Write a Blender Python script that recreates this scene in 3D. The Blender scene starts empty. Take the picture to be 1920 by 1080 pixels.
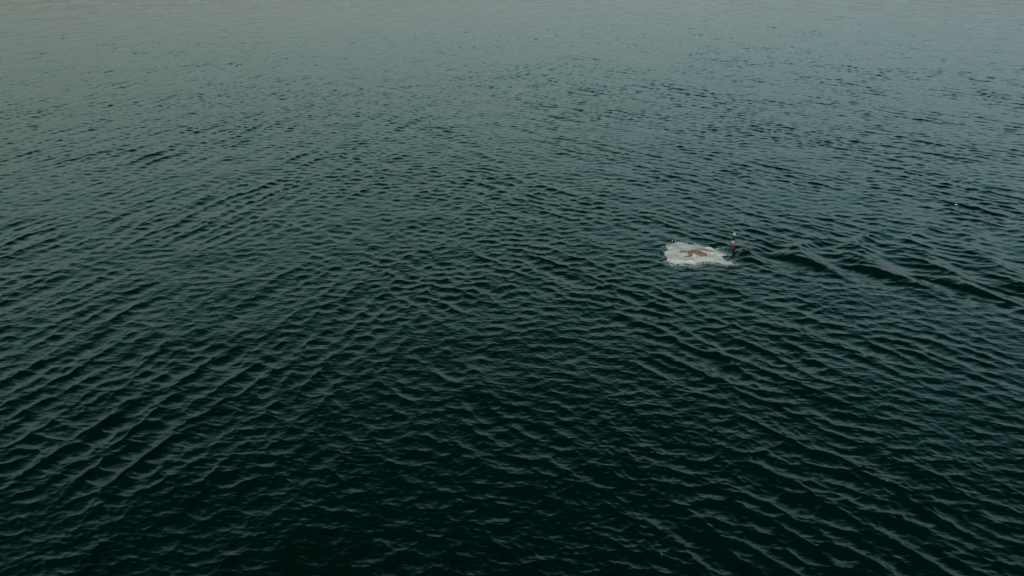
import bpy, bmesh, math, random
import numpy as np
from mathutils import Vector

random.seed(7)
rng = np.random.default_rng(11)
scene = bpy.context.scene
C = scene.collection

# ------------------------------------------------------------------ camera, sky, sun, exposure
CAM_H = 6.9
PITCH = 26.4
cam_d = bpy.data.cameras.new('camera')
cam = bpy.data.objects.new('camera', cam_d)
C.objects.link(cam)
cam.location = (0, 0, CAM_H)
cam.rotation_euler = (math.radians(90 - PITCH), 0, 0)
cam_d.sensor_width = 36.0
cam_d.lens = 26.0
cam_d.clip_start = 0.1
cam_d.clip_end = 20000
scene.camera = cam

SUN_EL, SUN_AZ = 30.0, 195.0         # sun behind thin cloud, at the viewer's back
world = bpy.data.worlds.new('World')
scene.world = world
world.use_nodes = True
wn, wl = world.node_tree.nodes, world.node_tree.links
bg = wn['Background']
sky = wn.new('ShaderNodeTexSky')
sky.sky_type = 'NISHITA'
sky.sun_disc = False
sky.sun_elevation = math.radians(SUN_EL)
sky.sun_rotation = math.radians(SUN_AZ)
sky.air_density = 1.0
sky.dust_density = 4.0
sky.ozone_density = 1.0
hs = wn.new('ShaderNodeHueSaturation')
hs.inputs['Saturation'].default_value = 0.25      # overcast: the cloud layer takes the blue out
hs.inputs['Hue'].default_value = 0.47
hs.inputs['Value'].default_value = 1.0
wl.new(sky.outputs[0], hs.inputs['Color'])
# unseen sky darkened overhead and tinted by height, shaped for the sea's reflections
wtc = wn.new('ShaderNodeTexCoord'); sx = wn.new('ShaderNodeSeparateXYZ')
cr = wn.new('ShaderNodeValToRGB'); mx = wn.new('ShaderNodeMix'); mx.data_type = 'RGBA'; mx.blend_type = 'MULTIPLY'
mx.inputs['Factor'].default_value = 1.0
STOPS = [(0.0, (0.505, 0.495, 0.47)), (0.12, (0.59, 0.60, 0.572)), (0.27, (0.595, 0.94, 0.875)), (0.42, (0.385, 0.88, 0.80)),
         (0.56, (0.075, 0.28, 0.245)), (0.72, (0.012, 0.05, 0.043)), (1.0, (0.004, 0.015, 0.013))]
while len(cr.color_ramp.elements) < len(STOPS): cr.color_ramp.elements.new(0.5)
for e, (p, v) in zip(cr.color_ramp.elements, STOPS):
    e.position = p; e.color = (*v, 1)
wl.new(wtc.outputs['Generated'], sx.inputs[0]); wl.new(sx.outputs['Z'], cr.inputs['Fac'])
wl.new(hs.outputs[0], mx.inputs['A']); wl.new(cr.outputs['Color'], mx.inputs['B'])
# the sky is tinted a touch warmer to the left of the view and bluer to the right
az = wn.new('ShaderNodeValToRGB'); ma = wn.new('ShaderNodeMath'); ma.operation = 'MULTIPLY_ADD'
ma.inputs[1].default_value = 0.5; ma.inputs[2].default_value = 0.5
az.color_ramp.elements[0].position = 0.2; az.color_ramp.elements[1].position = 0.8
az.color_ramp.elements[0].color = (1.0, 0.97, 0.91, 1); az.color_ramp.elements[1].color = (0.89, 0.935, 1.0, 1)
m2x = wn.new('ShaderNodeMix'); m2x.data_type = 'RGBA'; m2x.blend_type = 'MULTIPLY'; m2x.inputs['Factor'].default_value = 1.0
wl.new(sx.outputs['X'], ma.inputs[0]); wl.new(ma.outputs[0], az.inputs['Fac'])
wl.new(mx.outputs['Result'], m2x.inputs['A']); wl.new(az.outputs['Color'], m2x.inputs['B'])
wl.new(m2x.outputs['Result'], bg.inputs['Color'])
bg.inputs['Strength'].default_value = 0.13

sun_d = bpy.data.lights.new('sun', 'SUN')
sun_d.energy = 0.5
sun_d.angle = math.radians(30)
sun_d.color = (1.0, 0.92, 0.84)
sun = bpy.data.objects.new('sun', sun_d)
C.objects.link(sun)
d = Vector((math.sin(math.radians(SUN_AZ)) * math.cos(math.radians(SUN_EL)),
            math.cos(math.radians(SUN_AZ)) * math.cos(math.radians(SUN_EL)),
            math.sin(math.radians(SUN_EL))))
sun.rotation_euler = (-d).to_track_quat('-Z', 'Y').to_euler()
sun.location = d * 50

scene.view_settings.view_transform = 'Standard'
scene.view_settings.look = 'None'
scene.view_settings.gamma = 1.0
scene.view_settings.exposure = 0.85
scene.cycles.max_bounces = 6

# ------------------------------------------------------------------ helpers
def tag(o, label=None, cat=None, group=None, kind=None):
    if label: o['label'] = label
    if cat: o['category'] = cat
    if group: o['group'] = group
    if kind: o['kind'] = kind
    return o

def link(name, me, mat, parent=None):
    o = bpy.data.objects.new(name, me)
    C.objects.link(o)
    if mat: me.materials.append(mat)
    if parent: o.parent = parent
    return o

def grid_mesh(name, P, R, Cc, smooth=True, closed=False):
    """P: (R*Cc, 3) vertices of a grid -> mesh of quads"""
    me = bpy.data.meshes.new(name)
    nq_c = Cc if closed else Cc - 1
    i, j = np.meshgrid(np.arange(R - 1), np.arange(nq_c), indexing='ij')
    j2 = (j + 1) % Cc
    q = np.stack([i * Cc + j, i * Cc + j2, (i + 1) * Cc + j2, (i + 1) * Cc + j], -1).reshape(-1, 4).astype(np.int32)
    me.vertices.add(len(P)); me.vertices.foreach_set('co', P.astype(np.float32).ravel())
    me.loops.add(q.size); me.loops.foreach_set('vertex_index', q.ravel())
    me.polygons.add(len(q)); me.polygons.foreach_set('loop_start', np.arange(0, q.size, 4, dtype=np.int32))
    me.polygons.foreach_set('use_smooth', np.full(len(q), smooth))
    me.update(calc_edges=True)
    return me

def ground(px, py, z=0.0):
    """where the line of sight through a point of the 1920x1080 picture meets height z (used to survey positions)"""
    f = 1920 * cam_d.lens / 36.0
    p = math.radians(PITCH)
    u, v = (px - 960) / f, -(py - 540) / f
    dx, dy, dz = u, math.cos(p) + v * math.sin(p), -math.sin(p) + v * math.cos(p)
    t = (z - CAM_H) / dz
    return dx * t, dy * t

def smooth(a, b, x):
    t = np.clip((x - a) / (b - a), 0, 1)
    return t * t * (3 - 2 * t)

# ------------------------------------------------------------------ materials
def principled(name, color, rough=0.5, spec=0.5, metallic=0.0, noise=None):
    m = bpy.data.materials.new(name); m.use_nodes = True
    b = m.node_tree.nodes['Principled BSDF']
    b.inputs['Base Color'].default_value = (*color, 1)
    b.inputs['Roughness'].default_value = rough
    b.inputs['Specular IOR Level'].default_value = spec
    b.inputs['Metallic'].default_value = metallic
    if noise:
        n, l = m.node_tree.nodes, m.node_tree.links
        tc = n.new('ShaderNodeTexCoord')
        t = n.new('ShaderNodeTexNoise'); t.inputs['Scale'].default_value = noise[0]; t.inputs['Detail'].default_value = 5
        r = n.new('ShaderNodeValToRGB')
        r.color_ramp.elements[0].position = 0.35; r.color_ramp.elements[1].position = 0.68
        r.color_ramp.elements[0].color = (*noise[1], 1); r.color_ramp.elements[1].color = (*color, 1)
        l.new(tc.outputs['Object'], t.inputs['Vector']); l.new(t.outputs['Fac'], r.inputs['Fac'])
        l.new(r.outputs['Color'], b.inputs['Base Color'])
    return m

def water_material():
    m = bpy.data.materials.new('sea_water'); m.use_nodes = True
    n, l = m.node_tree.nodes, m.node_tree.links
    b = n['Principled BSDF']
    b.inputs['Base Color'].default_value = (0.0002, 0.0074, 0.0059, 1)
    b.inputs['Roughness'].default_value = 0.06
    b.inputs['IOR'].default_value = 1.333
    b.inputs['Specular IOR Level'].default_value = 0.5
    geo = n.new('ShaderNodeNewGeometry')
    mp = n.new('ShaderNodeMapping'); mp.inputs['Scale'].default_value = (0.6, 1.5, 1.0)
    mp.inputs['Rotation'].default_value = (0, 0, math.radians(12))
    t = n.new('ShaderNodeTexNoise'); t.inputs['Scale'].default_value = 9.0
    t.inputs['Detail'].default_value = 3.0; t.inputs['Roughness'].default_value = 0.55
    bp = n.new('ShaderNodeBump'); bp.inputs['Strength'].default_value = 1.0
    bp.inputs['Distance'].default_value = 0.010
    l.new(geo.outputs['Position'], mp.inputs['Vector'])
    l.new(mp.outputs['Vector'], t.inputs['Vector'])
    l.new(t.outputs['Fac'], bp.inputs['Height'])
    l.new(bp.outputs['Normal'], b.inputs['Normal'])
    return m

def foam_material():
    m = bpy.data.materials.new('sea_foam'); m.use_nodes = True
    n, l = m.node_tree.nodes, m.node_tree.links
    b = n['Principled BSDF']
    b.inputs['Base Color'].default_value = (0.68, 0.51, 0.525, 1)
    b.inputs['Roughness'].default_value = 0.9
    b.inputs['Specular IOR Level'].default_value = 0.1
    at = n.new('ShaderNodeAttribute'); at.attribute_name = 'cover'
    geo = n.new('ShaderNodeNewGeometry')
    mp = n.new('ShaderNodeMapping'); mp.inputs['Scale'].default_value = (0.55, 1.0, 1.0)
    t = n.new('ShaderNodeTexNoise'); t.inputs['Scale'].default_value = 16.0; t.inputs['Detail'].default_value = 6.0
    t.inputs['Roughness'].default_value = 0.65
    l.new(geo.outputs['Position'], mp.inputs['Vector']); l.new(mp.outputs[0], t.inputs['Vector'])
    ad = n.new('ShaderNodeMath'); ad.operation = 'ADD'
    l.new(at.outputs['Fac'], ad.inputs[0]); l.new(t.outputs['Fac'], ad.inputs[1])
    mr = n.new('ShaderNodeMapRange'); mr.inputs['From Min'].default_value = 0.78; mr.inputs['From Max'].default_value = 1.12
    l.new(ad.outputs[0], mr.inputs['Value'])
    l.new(mr.outputs['Result'], b.inputs['Alpha'])
    return m

M_WATER = water_material()
M_FOAM = foam_material()
M_WHITE = principled('white_plastic', (0.36, 0.325, 0.32), 0.45, noise=(60, (0.24, 0.22, 0.215)))
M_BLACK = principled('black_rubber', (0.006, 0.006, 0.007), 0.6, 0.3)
M_RED = principled('red_paint', (0.26, 0.014, 0.048), 0.35, noise=(40, (0.14, 0.008, 0.024)))
M_SKIN = principled('wet_tan_skin', (0.42, 0.165, 0.105), 0.5, noise=(11, (0.23, 0.085, 0.055)))

# ------------------------------------------------------------------ the sea surface: a sum of many trochoidal waves
SCALE = 0.65
def train(n, k_dir, spread, l0, l1, slope, mask=None, gamma=1.0):
    """n waves travelling about k_dir (degrees), wavelengths l0..l1, total rms slope"""
    out = []
    u = rng.random(n) ** gamma
    l0, l1 = l0 * SCALE, l1 * SCALE
    lam = l0 * (l1 / l0) ** u
    ang = np.radians(k_dir + spread * rng.standard_normal(n))
    s = 0.77 * slope * math.sqrt(2.0 / n)
    for a, L in zip(ang, lam):
        k = 2 * math.pi / L
        out.append((k * math.cos(a), k * math.sin(a), k, s / k * (0.7 + 0.6 * rng.random()), rng.random() * 2 * math.pi, mask))
    return out

WAVES = []
WAVES += train(24, -17, 9, 0.55, 1.5, 0.068, 'left')
WAVES += train(20, -22, 17, 0.30, 0.7, 0.062, 'left')
WAVES += train(24, 40, 13, 0.55, 1.4, 0.052, 'right')
WAVES += train(30, 50, 16, 0.28, 0.75, 0.085, 'right')
WAVES += train(46, 80, 26, 0.30, 0.65, 0.088, 'gust')
WAVES += train(50, 80, 36, 0.13, 0.3, 0.105, 'gust')
WAVES += train(30, 82, 32, 0.065, 0.13, 0.045, 'gust')
WAVES += train(12, 60, 35, 1.6, 4.0, 0.026)

BUOY = ground(1374.5, 471.5)
WAKE_AX = math.radians(-5.2)
def wake_waves():
    """ship-wave pattern trailing from the buoy: waves that stand still in its frame"""
    k0 = 2 * math.pi / 1.42
    out = []
    th = np.linspace(-74, 74, 75)
    for t in th:
        tr = math.radians(t)
        k = k0 / math.cos(tr) ** 2
        a = WAKE_AX + tr
        amp = 0.0037 * math.cos(tr) ** 1.4 * (0.55 + 0.45 * min(1, abs(t) / 30)) * (1.0 if t > 0 else 0.62)
        out.append((k * math.cos(a), k * math.sin(a), k, amp))
    return out

def displace(x, y, sp):
    """x, y rest positions, sp local mesh spacing; returns displaced x, y, z"""
    x = x.astype(np.float32); y = y.astype(np.float32); sp = sp.astype(np.float32)
    X = x.copy(); Y = y.copy(); Z = np.zeros_like(x)
    az = x / (np.abs(y) + 3.0)
    mR = smooth(-0.45, 0.25, az).astype(np.float32)
    def field(seed, l0, l1):                       # slow patchiness of the wind and of the wave groups
        r = np.random.default_rng(seed); f = np.zeros_like(x)
        for _ in range(7):
            k = 2 * math.pi / (l0 + (l1 - l0) * r.random()); a = r.random() * 6.283
            f += np.cos(np.float32(k * math.cos(a)) * x + np.float32(k * math.sin(a)) * y + np.float32(r.random() * 6.283))
        return np.clip(f / 1.9, -1.3, 1.3)
    g1, g2, g3 = field(1, 3, 8), field(2, 3, 8), field(3, 5, 22)
    far = (1 - 0.3 * smooth(16, 45, np.hypot(x, y))).astype(np.float32)
    masks = {'gust': 1 + 0.17 * g3, 'left': (1.05 - 0.85 * mR) * (1 + 0.5 * g1) * far, 'right': (0.3 + 0.75 * mR) * (1 + 0.5 * g2) * far, None: None}
    CH = np.float32(2.55)
    for kx, ky, k, a, ph, mk in WAVES:
        L = 2 * math.pi / k
        w = smooth(0.0, 1.0, (L / (sp + 1e-6) - 2.0) / 1.4).astype(np.float32) * np.float32(a)
        if mk: w = w * masks[mk]
        p = np.float32(kx) * x + np.float32(ky) * y + np.float32(ph)
        c = np.cos(p) * w
        s = np.sin(p); s *= w
        Z += c
        ch = CH if L > 0.17 else np.float32(1.7)
        X -= s * (ch * np.float32(kx / k)); Y -= s * (ch * np.float32(ky / k))
    # the wake, only where it lies
    ca, sa = math.cos(WAKE_AX), math.sin(WAKE_AX)
    dx, dy = x - BUOY[0], y - BUOY[1]
    s_ = dx * ca + dy * sa; t_ = -dx * sa + dy * ca
    sel = (s_ > -0.4) & (s_ < 12) & (np.abs(t_) < 0.5 * s_ + 0.8)
    if sel.any():
        xs, ys, ss, ts = dx[sel], dy[sel], s_[sel], t_[sel]
        env = smooth(-0.25, 0.5, ss) * (1 - smooth(4, 12, ss)) * (1 - smooth(0.34, 0.5, np.abs(ts) / (ss + 1.0)))
        spx = sp[sel]
        zz = np.zeros_like(xs); xx = np.zeros_like(xs); yy = np.zeros_like(xs)
        for kx, ky, k, a in wake_waves():
            L = 2 * math.pi / k
            w = a * smooth(0.0, 1.0, (L / (spx + 1e-6) - 2.2) / 2.0)
            p = kx * xs + ky * ys - 1.1
            zz += np.cos(p) * w
            s = np.sin(p) * w
            xx -= s * kx / k; yy -= s * ky / k
        Z[sel] += zz * env; X[sel] += xx * env; Y[sel] += yy * env
    return X, Y, Z

def build_sea():
    # polar sheet about the point below the eye: fine near, coarser far, out to the horizon
    dt = 0.00125
    mid = np.arange(-0.87, 0.87, dt)
    side = np.concatenate([0.87 + np.cumsum(np.minimum(0.05, 0.002 * 1.06 ** np.arange(200)))])
    side = side[side < math.pi - 0.01]
    th = np.concatenate([-side[::-1], mid, side])
    rs = [0.5]
    while rs[-1] < 9000:
        r = rs[-1]
        if r < 4.6: f = 0.02
        elif r < 140: f = 0.0022 - 0.0006 * min(1, max(0, (r - 14) / 16))
        else: f = min(0.2, 0.0016 * (r / 140) ** 1.5)
        rs.append(r * (1 + f))
    rs = np.array(rs)
    dr = np.gradient(rs); dth = np.gradient(th)
    R, T = np.meshgrid(rs, th, indexing='ij')
    sp = np.maximum(np.repeat(dr[:, None], len(th), 1) * 1.0, R * dth[None, :])
    x = (R * np.sin(T)).ravel(); y = (R * np.cos(T)).ravel()
    X, Y, Z = displace(x, y, sp.ravel())
    me = grid_mesh('sea', np.stack([X, Y, Z], -1), len(rs), len(th), closed=True)
    return link('sea', me, M_WATER)

sea = build_sea()
tag(sea, kind='structure')

def noise2(x, y, scale, seed, octaves=4):
    r = np.random.default_rng(seed)
    out = np.zeros_like(x, dtype=np.float64); amp = 1.0; tot = 0
    for o in range(octaves):
        for _ in range(7):
            a = r.random() * 2 * math.pi; k = 2 * math.pi * scale * (0.7 + 0.6 * r.random())
            out += amp * np.cos(k * (math.cos(a) * x + math.sin(a) * y) + r.random() * 6.283) / 2.6
        tot += amp; amp *= 0.55; scale *= 2.0
    return out / tot

# ------------------------------------------------------------------ the splash: a low bank of white water round the swimmer
OUT = [(430,160),(520,165),(600,175),(700,200),(790,205),(860,218),(900,198),(960,188),(1060,212),(1090,248),(1180,255),
       (1290,275),(1380,262),(1400,310),(1390,340),(1430,370),(1520,395),(1600,410),(1590,450),(1500,510),(1540,560),
       (1600,590),(1670,600),(1720,640),(1660,650),(1590,680),(1540,660),(1500,640),(1350,630),(1200,615),(1050,612),
       (960,620),(880,660),(780,652),(640,640),(520,640),(400,650),(330,615),(260,580),(245,520),(225,440),(215,410),
       (240,385),(300,372),(240,310),(250,235),(340,225),(420,190)]
def signed_dist(px, py, poly):
    n = len(poly); dmin = np.full(px.shape, 1e9); inside = np.zeros(px.shape, bool)
    for i in range(n):
        ax, ay = poly[i]; bx, by = poly[(i + 1) % n]
        ex, ey = bx - ax, by - ay
        t = np.clip(((px - ax) * ex + (py - ay) * ey) / (ex * ex + ey * ey + 1e-12), 0, 1)
        dmin = np.minimum(dmin, np.hypot(px - ax - t * ex, py - ay - t * ey))
        c = ((ay > py) != (by > py)) & (px < (bx - ax) * (py - ay) / (by - ay + 1e-12) + ax)
        inside ^= c
    return np.where(inside, dmin, -dmin)

def build_splash():
    poly = [ground(1230 + a / 12, 440 + b / 12, 0.02) for a, b in OUT]
    xs = np.arange(3.2, 5.6, 0.009); ys = np.arange(14.6, 16.8, 0.011)
    Xg, Yg = np.meshgrid(xs, ys, indexing='ij')
    x, y = Xg.ravel(), Yg.ravel()
    sd = signed_dist(x, y, poly)
    sd = sd + 0.030 * noise2(x * 0.6, y, 2.2, 5, 4)
    below = smooth(15.75, 15.1, y)                       # thinner aerated water on the near side
    near = smooth(-0.34, 0.0, sd) * below
    cover = np.where(sd > 0, 0.42 + 0.9 * smooth(0, 0.06, sd), 0.30 * smooth(-0.10, 0, sd))
    cover = np.maximum(cover, near * 0.44)
    bump = noise2(x, y, 2.4, 21, 4)
    h = 0.010 + smooth(0, 0.20, sd) * (0.040 + 0.012 * bump) + np.where(sd > 0, 0.006, 0)
    # sheets of white water running over the swimmer's neck and back
    for (ax, ay), (bx, by), hh, ww in (((1286.5, 469), (1291, 474), .085, .014), ((1292, 474), (1303, 478.5), .09, .018), ((1306, 466.5), (1321, 473), .095, .011), ((1278, 474.2), (1290, 474.0), .07, .012)):
        p0, p1 = ground(ax, ay, .08), ground(bx, by, .08)
        ex, ey = p1[0] - p0[0], p1[1] - p0[1]
        t = np.clip(((x - p0[0]) * ex + (y - p0[1]) * ey) / (ex * ex + ey * ey), 0, 1)
        dd = np.hypot(x - p0[0] - t * ex, (y - p0[1] - t * ey) * 0.6)
        h = np.maximum(h, hh * np.exp(-(dd / ww) ** 2) * (0.9 + 0.35 * noise2(x, y, 5.0, 33, 3)))
    X, Y, Z = displace(x, y, np.full(x.shape, 0.07))
    me = grid_mesh('splash', np.stack([X, Y, Z + h], -1), len(xs), len(ys))
    # drop the far-out cells where no foam lies
    at = me.attributes.new('cover', 'FLOAT', 'POINT')
    at.data.foreach_set('value', cover.astype(np.float32))
    bm = bmesh.new(); bm.from_mesh(me)
    lay = bm.verts.layers.float['cover']
    dead = [v for v in bm.verts if v[lay] < 0.10]
    bmesh.ops.delete(bm, geom=dead, context='VERTS')
    # flung drops and froth clots round the rim
    for k in range(46):
        i = random.randrange(len(poly))
        ax, ay = poly[i]; bx, by = poly[(i + 1) % len(poly)]
        t = random.random(); cx, cy = ax + (bx - ax) * t, ay + (by - ay) * t
        mx, my = 4.28, 15.7
        L = math.hypot(cx - mx, cy - my); q = 1 + random.uniform(0.0, 0.13) / L * 1.2
        cx, cy = mx + (cx - mx) * q, my + (cy - my) * q
        r = random.uniform(0.004, 0.013)
        px, py, pz = displace(np.array([cx]), np.array([cy]), np.array([0.03]))
        res = bmesh.ops.create_icosphere(bm, subdivisions=1, radius=r)
        for v in res['verts']:
            v.co = Vector((v.co.x * random.uniform(1.1, 1.8) + px[0], v.co.y * 1.2 + py[0], v.co.z * 0.8 + pz[0] + r * 0.4))
            v[lay] = 1.2
    bm.to_mesh(me); bm.free()
    for p in me.polygons: p.use_smooth = True
    return link('splash', me, M_FOAM)

splash = build_splash()
tag(splash, 'ragged patch of flat white foam on the dark sea around the tan swimmer', 'foam patch')

# ------------------------------------------------------------------ the swimmer, low in the water, moving to the left
def build_person():
    hx, hy = ground(1277, 471.5, 0.06)
    tx, ty = ground(1322, 477.0, 0.06)
    ax = Vector((hx - tx, hy - ty, 0)).normalized()            # forward
    sd = Vector((-ax.y, ax.x, 0))                               # swimmer's left (towards the eye here)
    o = Vector((hx, hy, 0))
    me = bpy.data.meshes.new('person')
    V, E, Rr = [], [], []
    def add(f, s, z, r, prev=None):
        V.append(tuple(o + ax * f + sd * s + Vector((0, 0, z)))); Rr.append(r)
        if prev is not None: E.append((prev, len(V) - 1))
        return len(V) - 1
    pelvis = add(-0.72, 0, -0.15, (0.15, 0.11))
    waist = add(-0.58, 0, -0.045, (0.135, 0.10), pelvis)
    chest = add(-0.38, 0, -0.005, (0.165, 0.115), waist)
    upper = add(-0.22, 0, 0.0, (0.13, 0.09), chest)
    neck = add(-0.13, 0, -0.01, (0.06, 0.06), upper)
    skull = add(-0.04, 0, 0.01, (0.085, 0.085), neck)
    crown = add(0.06, 0, 0.0, (0.075, 0.08), skull)
    face = add(0.02, 0.0, -0.10, (0.055, 0.06), skull)
    for sg, reach in ((1, True), (-1, False)):
        sh = add(-0.24, 0.17 * sg, -0.01, (0.062, 0.06), upper)
        if reach:
            el = add(-0.06, 0.25 * sg, -0.015, (0.042, 0.04), sh)
            wr = add(0.16, 0.235 * sg, -0.03, (0.030, 0.025), el)
            hd = add(0.23, 0.22 * sg, -0.05, (0.038, 0.016), wr)
            fx, fz, fs = 1, -0.03, 0.22 * sg
            hf = 0.23
        else:
            el = add(-0.46, 0.25 * sg, 0.045, (0.042, 0.04), sh)
            wr = add(-0.68, 0.19 * sg, 0.035, (0.034, 0.028), el)
            hd = add(-0.75, 0.17 * sg, 0.02, (0.038, 0.016), wr)
            fx, fz, fs = -1, -0.05, 0.17 * sg
            hf = -0.75
        for q, ln in ((-0.027, 0.075), (-0.009, 0.09), (0.009, 0.085), (0.027, 0.065)):
            z0 = V[hd][2]
            a = add(hf + fx * 0.045, fs + q, z0 - 0.008, (0.009, 0.009), hd)
            b = add(hf + fx * (0.045 + ln * 0.55), fs + q * 1.2, z0 - 0.018, (0.0085, 0.0085), a)
            add(hf + fx * (0.045 + ln), fs + q * 1.25, z0 - 0.034, (0.008, 0.008), b)
        a = add(hf + fx * 0.0, fs - 0.045 * sg, V[hd][2] - 0.012, (0.011, 0.011), hd)
        add(hf + fx * 0.05, fs - 0.062 * sg, V[hd][2] - 0.025, (0.009, 0.009), a)
    for sg in (1, -1):
        hip = add(-0.80, 0.09 * sg, -0.18, (0.095, 0.085), pelvis)
        kn = add(-1.18, 0.11 * sg, -0.22 - 0.05 * sg, (0.062, 0.06), hip)
        an = add(-1.55, 0.10 * sg, -0.34 - 0.12 * sg, (0.038, 0.04), kn)
        add(-1.74, 0.10 * sg, -0.42 - 0.12 * sg, (0.042, 0.022), an)
    me.from_pydata(V, E, [])
    ob = bpy.data.objects.new('person', me); C.objects.link(ob)
    sk = ob.modifiers.new('skin', 'SKIN')
    for i, r in enumerate(Rr): me.skin_vertices[0].data[i].radius = r
    me.skin_vertices[0].data[0].use_root = True
    ob.modifiers.new('sub', 'SUBSURF').levels = 2
    bpy.context.view_layer.update()
    ev = ob.evaluated_get(bpy.context.evaluated_depsgraph_get())
    m2 = bpy.data.meshes.new_from_object(ev)
    ob.modifiers.clear(); ob.data = m2
    m2.materials.clear(); m2.materials.append(M_SKIN)
    for p in m2.polygons: p.use_smooth = True
    px, py, pz = displace(np.array([hx - ax.x * 0.3]), np.array([hy]), np.array([0.03]))
    ob.location.z = float(pz[0]) + 0.032
    return ob
person = build_person()
tag(person, 'swimmer lying low in the sea, tan skin showing through the white foam', 'swimmer')

# ------------------------------------------------------------------ the marker buoy: a slim banded pole
def lathe(name, pts, mat, parent, seg=20):
    """pts: (offset_x, offset_y, z, radius) stations"""
    P = []
    for ox, oy, z, r in pts:
        for k in range(seg):
            a = 2 * math.pi * k / seg
            P.append((ox + r * math.cos(a), oy + r * math.sin(a), z))
    me = grid_mesh(name, np.array(P), len(pts), seg, closed=True)
    return link(name, me, mat, parent)

def build_buoy():
    bx, by = BUOY
    _, _, bz = displace(np.array([bx]), np.array([by]), np.array([0.03]))
    root = bpy.data.objects.new('marker_buoy', None); C.objects.link(root)
    root.location = (bx, by, float(bz[0]))
    tag(root, 'slim upright pole, black and red with white cap and collar, standing in the sea', 'marker buoy')
    # heights are metres above the water; the lower half leans a little to the right going down
    cap = [(-.026, 0, .385, .002), (-.026, 0, .385, .024), (-.026, 0, .392, .030), (-.025, 0, .405, .035), (-.025, 0, .440, .037),
           (-.025, 0, .452, .034), (-.025, 0, .458, .024), (-.025, 0, .460, .002)]
    lathe('cap', cap, M_WHITE, root)
    shaft = [(-.032, 0, .262, .002), (-.032, 0, .262, .028), (-.031, 0, .275, .030), (-.028, 0, .330, .030), (-.026, 0, .384, .030), (-.026, 0, .384, .002)]
    lathe('shaft', shaft, M_BLACK, root)
    col = [(-.031, 0, .195, .002), (-.031, 0, .195, .030), (-.032, 0, .201, .034), (-.033, 0, .252, .034), (-.033, 0, .260, .030), (-.033, 0, .2605, .002)]
    lathe('collar', col, M_WHITE, root)
    red = [(.006, 0, .070, .002), (.006, 0, .070, .024), (.003, 0, .080, .028), (-.010, 0, .130, .030), (-.022, 0, .175, .027), (-.028, 0, .194, .025), (-.028, 0, .194, .002)]
    lathe('lower_tube', red, M_RED, root)
    base = [(-.012, 0, -.14, .002), (-.012, 0, -.14, .016), (-.008, 0, -.03, .018), (-.002, 0, .02, .022), (.006, 0, .050, .030), (.012, 0, .062, .032), (.010, 0, .069, .026), (.010, 0, .069, .002)]  # black foot, also standing in for the pole's dark reflection
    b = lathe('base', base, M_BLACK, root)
    # added black spur right of the base, modelling the pole's dark broken reflection
    bm = bmesh.new()
    prof = [(0.0, .056), (.035, .064), (.080, .066), (.064, .046), (.025, .018), (-.008, -.01)]
    for sg in (-1, 1):
        for x, z in prof: bm.verts.new((x, sg * (0.014 if x < .05 else .009), z))
    bm.verts.ensure_lookup_table(); n = len(prof)
    bm.faces.new([bm.verts[i] for i in range(n)]); bm.faces.new([bm.verts[n + i] for i in reversed(range(n))])
    for i in range(n):
        j = (i + 1) % n
        bm.faces.new([bm.verts[j], bm.verts[i], bm.verts[n + i], bm.verts[n + j]])
    bmesh.ops.recalc_face_normals(bm, faces=bm.faces)
    me = bpy.data.meshes.new('reflection_spur'); bm.to_mesh(me); bm.free()
    link('reflection_spur', me, M_BLACK, root)
    # dark reflection of the pole, modelled as a cord towards the eye and left
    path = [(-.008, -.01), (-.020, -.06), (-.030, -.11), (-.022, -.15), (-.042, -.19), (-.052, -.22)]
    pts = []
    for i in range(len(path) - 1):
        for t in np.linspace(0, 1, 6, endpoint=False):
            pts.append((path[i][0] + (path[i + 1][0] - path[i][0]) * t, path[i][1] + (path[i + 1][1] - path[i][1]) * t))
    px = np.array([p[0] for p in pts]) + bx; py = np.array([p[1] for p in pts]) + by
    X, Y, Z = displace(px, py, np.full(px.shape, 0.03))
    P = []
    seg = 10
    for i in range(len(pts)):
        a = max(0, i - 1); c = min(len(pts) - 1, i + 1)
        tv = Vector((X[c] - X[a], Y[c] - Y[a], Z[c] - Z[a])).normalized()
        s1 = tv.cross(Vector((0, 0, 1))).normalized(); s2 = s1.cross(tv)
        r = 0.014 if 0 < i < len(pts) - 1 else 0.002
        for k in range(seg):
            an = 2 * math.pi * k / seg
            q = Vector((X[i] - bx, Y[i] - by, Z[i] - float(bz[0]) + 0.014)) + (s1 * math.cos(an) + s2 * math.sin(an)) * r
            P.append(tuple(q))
    me = grid_mesh('reflection_tail', np.array(P), len(pts), seg, closed=True)
    link('reflection_tail', me, M_BLACK, root)
    return root
build_buoy()

# ------------------------------------------------------------------ one stray fleck of froth far right
def build_fleck():
    fx, fy = ground(1790, 385)
    bm = bmesh.new()
    X, Y, Z = displace(np.array([fx]), np.array([fy]), np.array([0.03]))
    for dx, dy, r in ((0, 0, .03), (.035, .01, .022), (-.03, -.008, .02), (.01, -.02, .02)):
        res = bmesh.ops.create_icosphere(bm, subdivisions=2, radius=r)
        for v in res['verts']:
            v.co = Vector((v.co.x * 1.2 + dx, v.co.y + dy, v.co.z * 0.7 + 0.008)) * 0.7
    lay = bm.verts.layers.float.new('cover')
    for v in bm.verts: v[lay] = 1.0
    me = bpy.data.meshes.new('foam_fleck'); bm.to_mesh(me); bm.free()
    for p in me.polygons: p.use_smooth = True
    o = link('foam_fleck', me, M_FOAM)
    o.location = (float(X[0]), float(Y[0]), float(Z[0]))
    tag(o, 'tiny pale fleck of froth alone on open water, far right of the pole', 'foam fleck')
build_fleck()
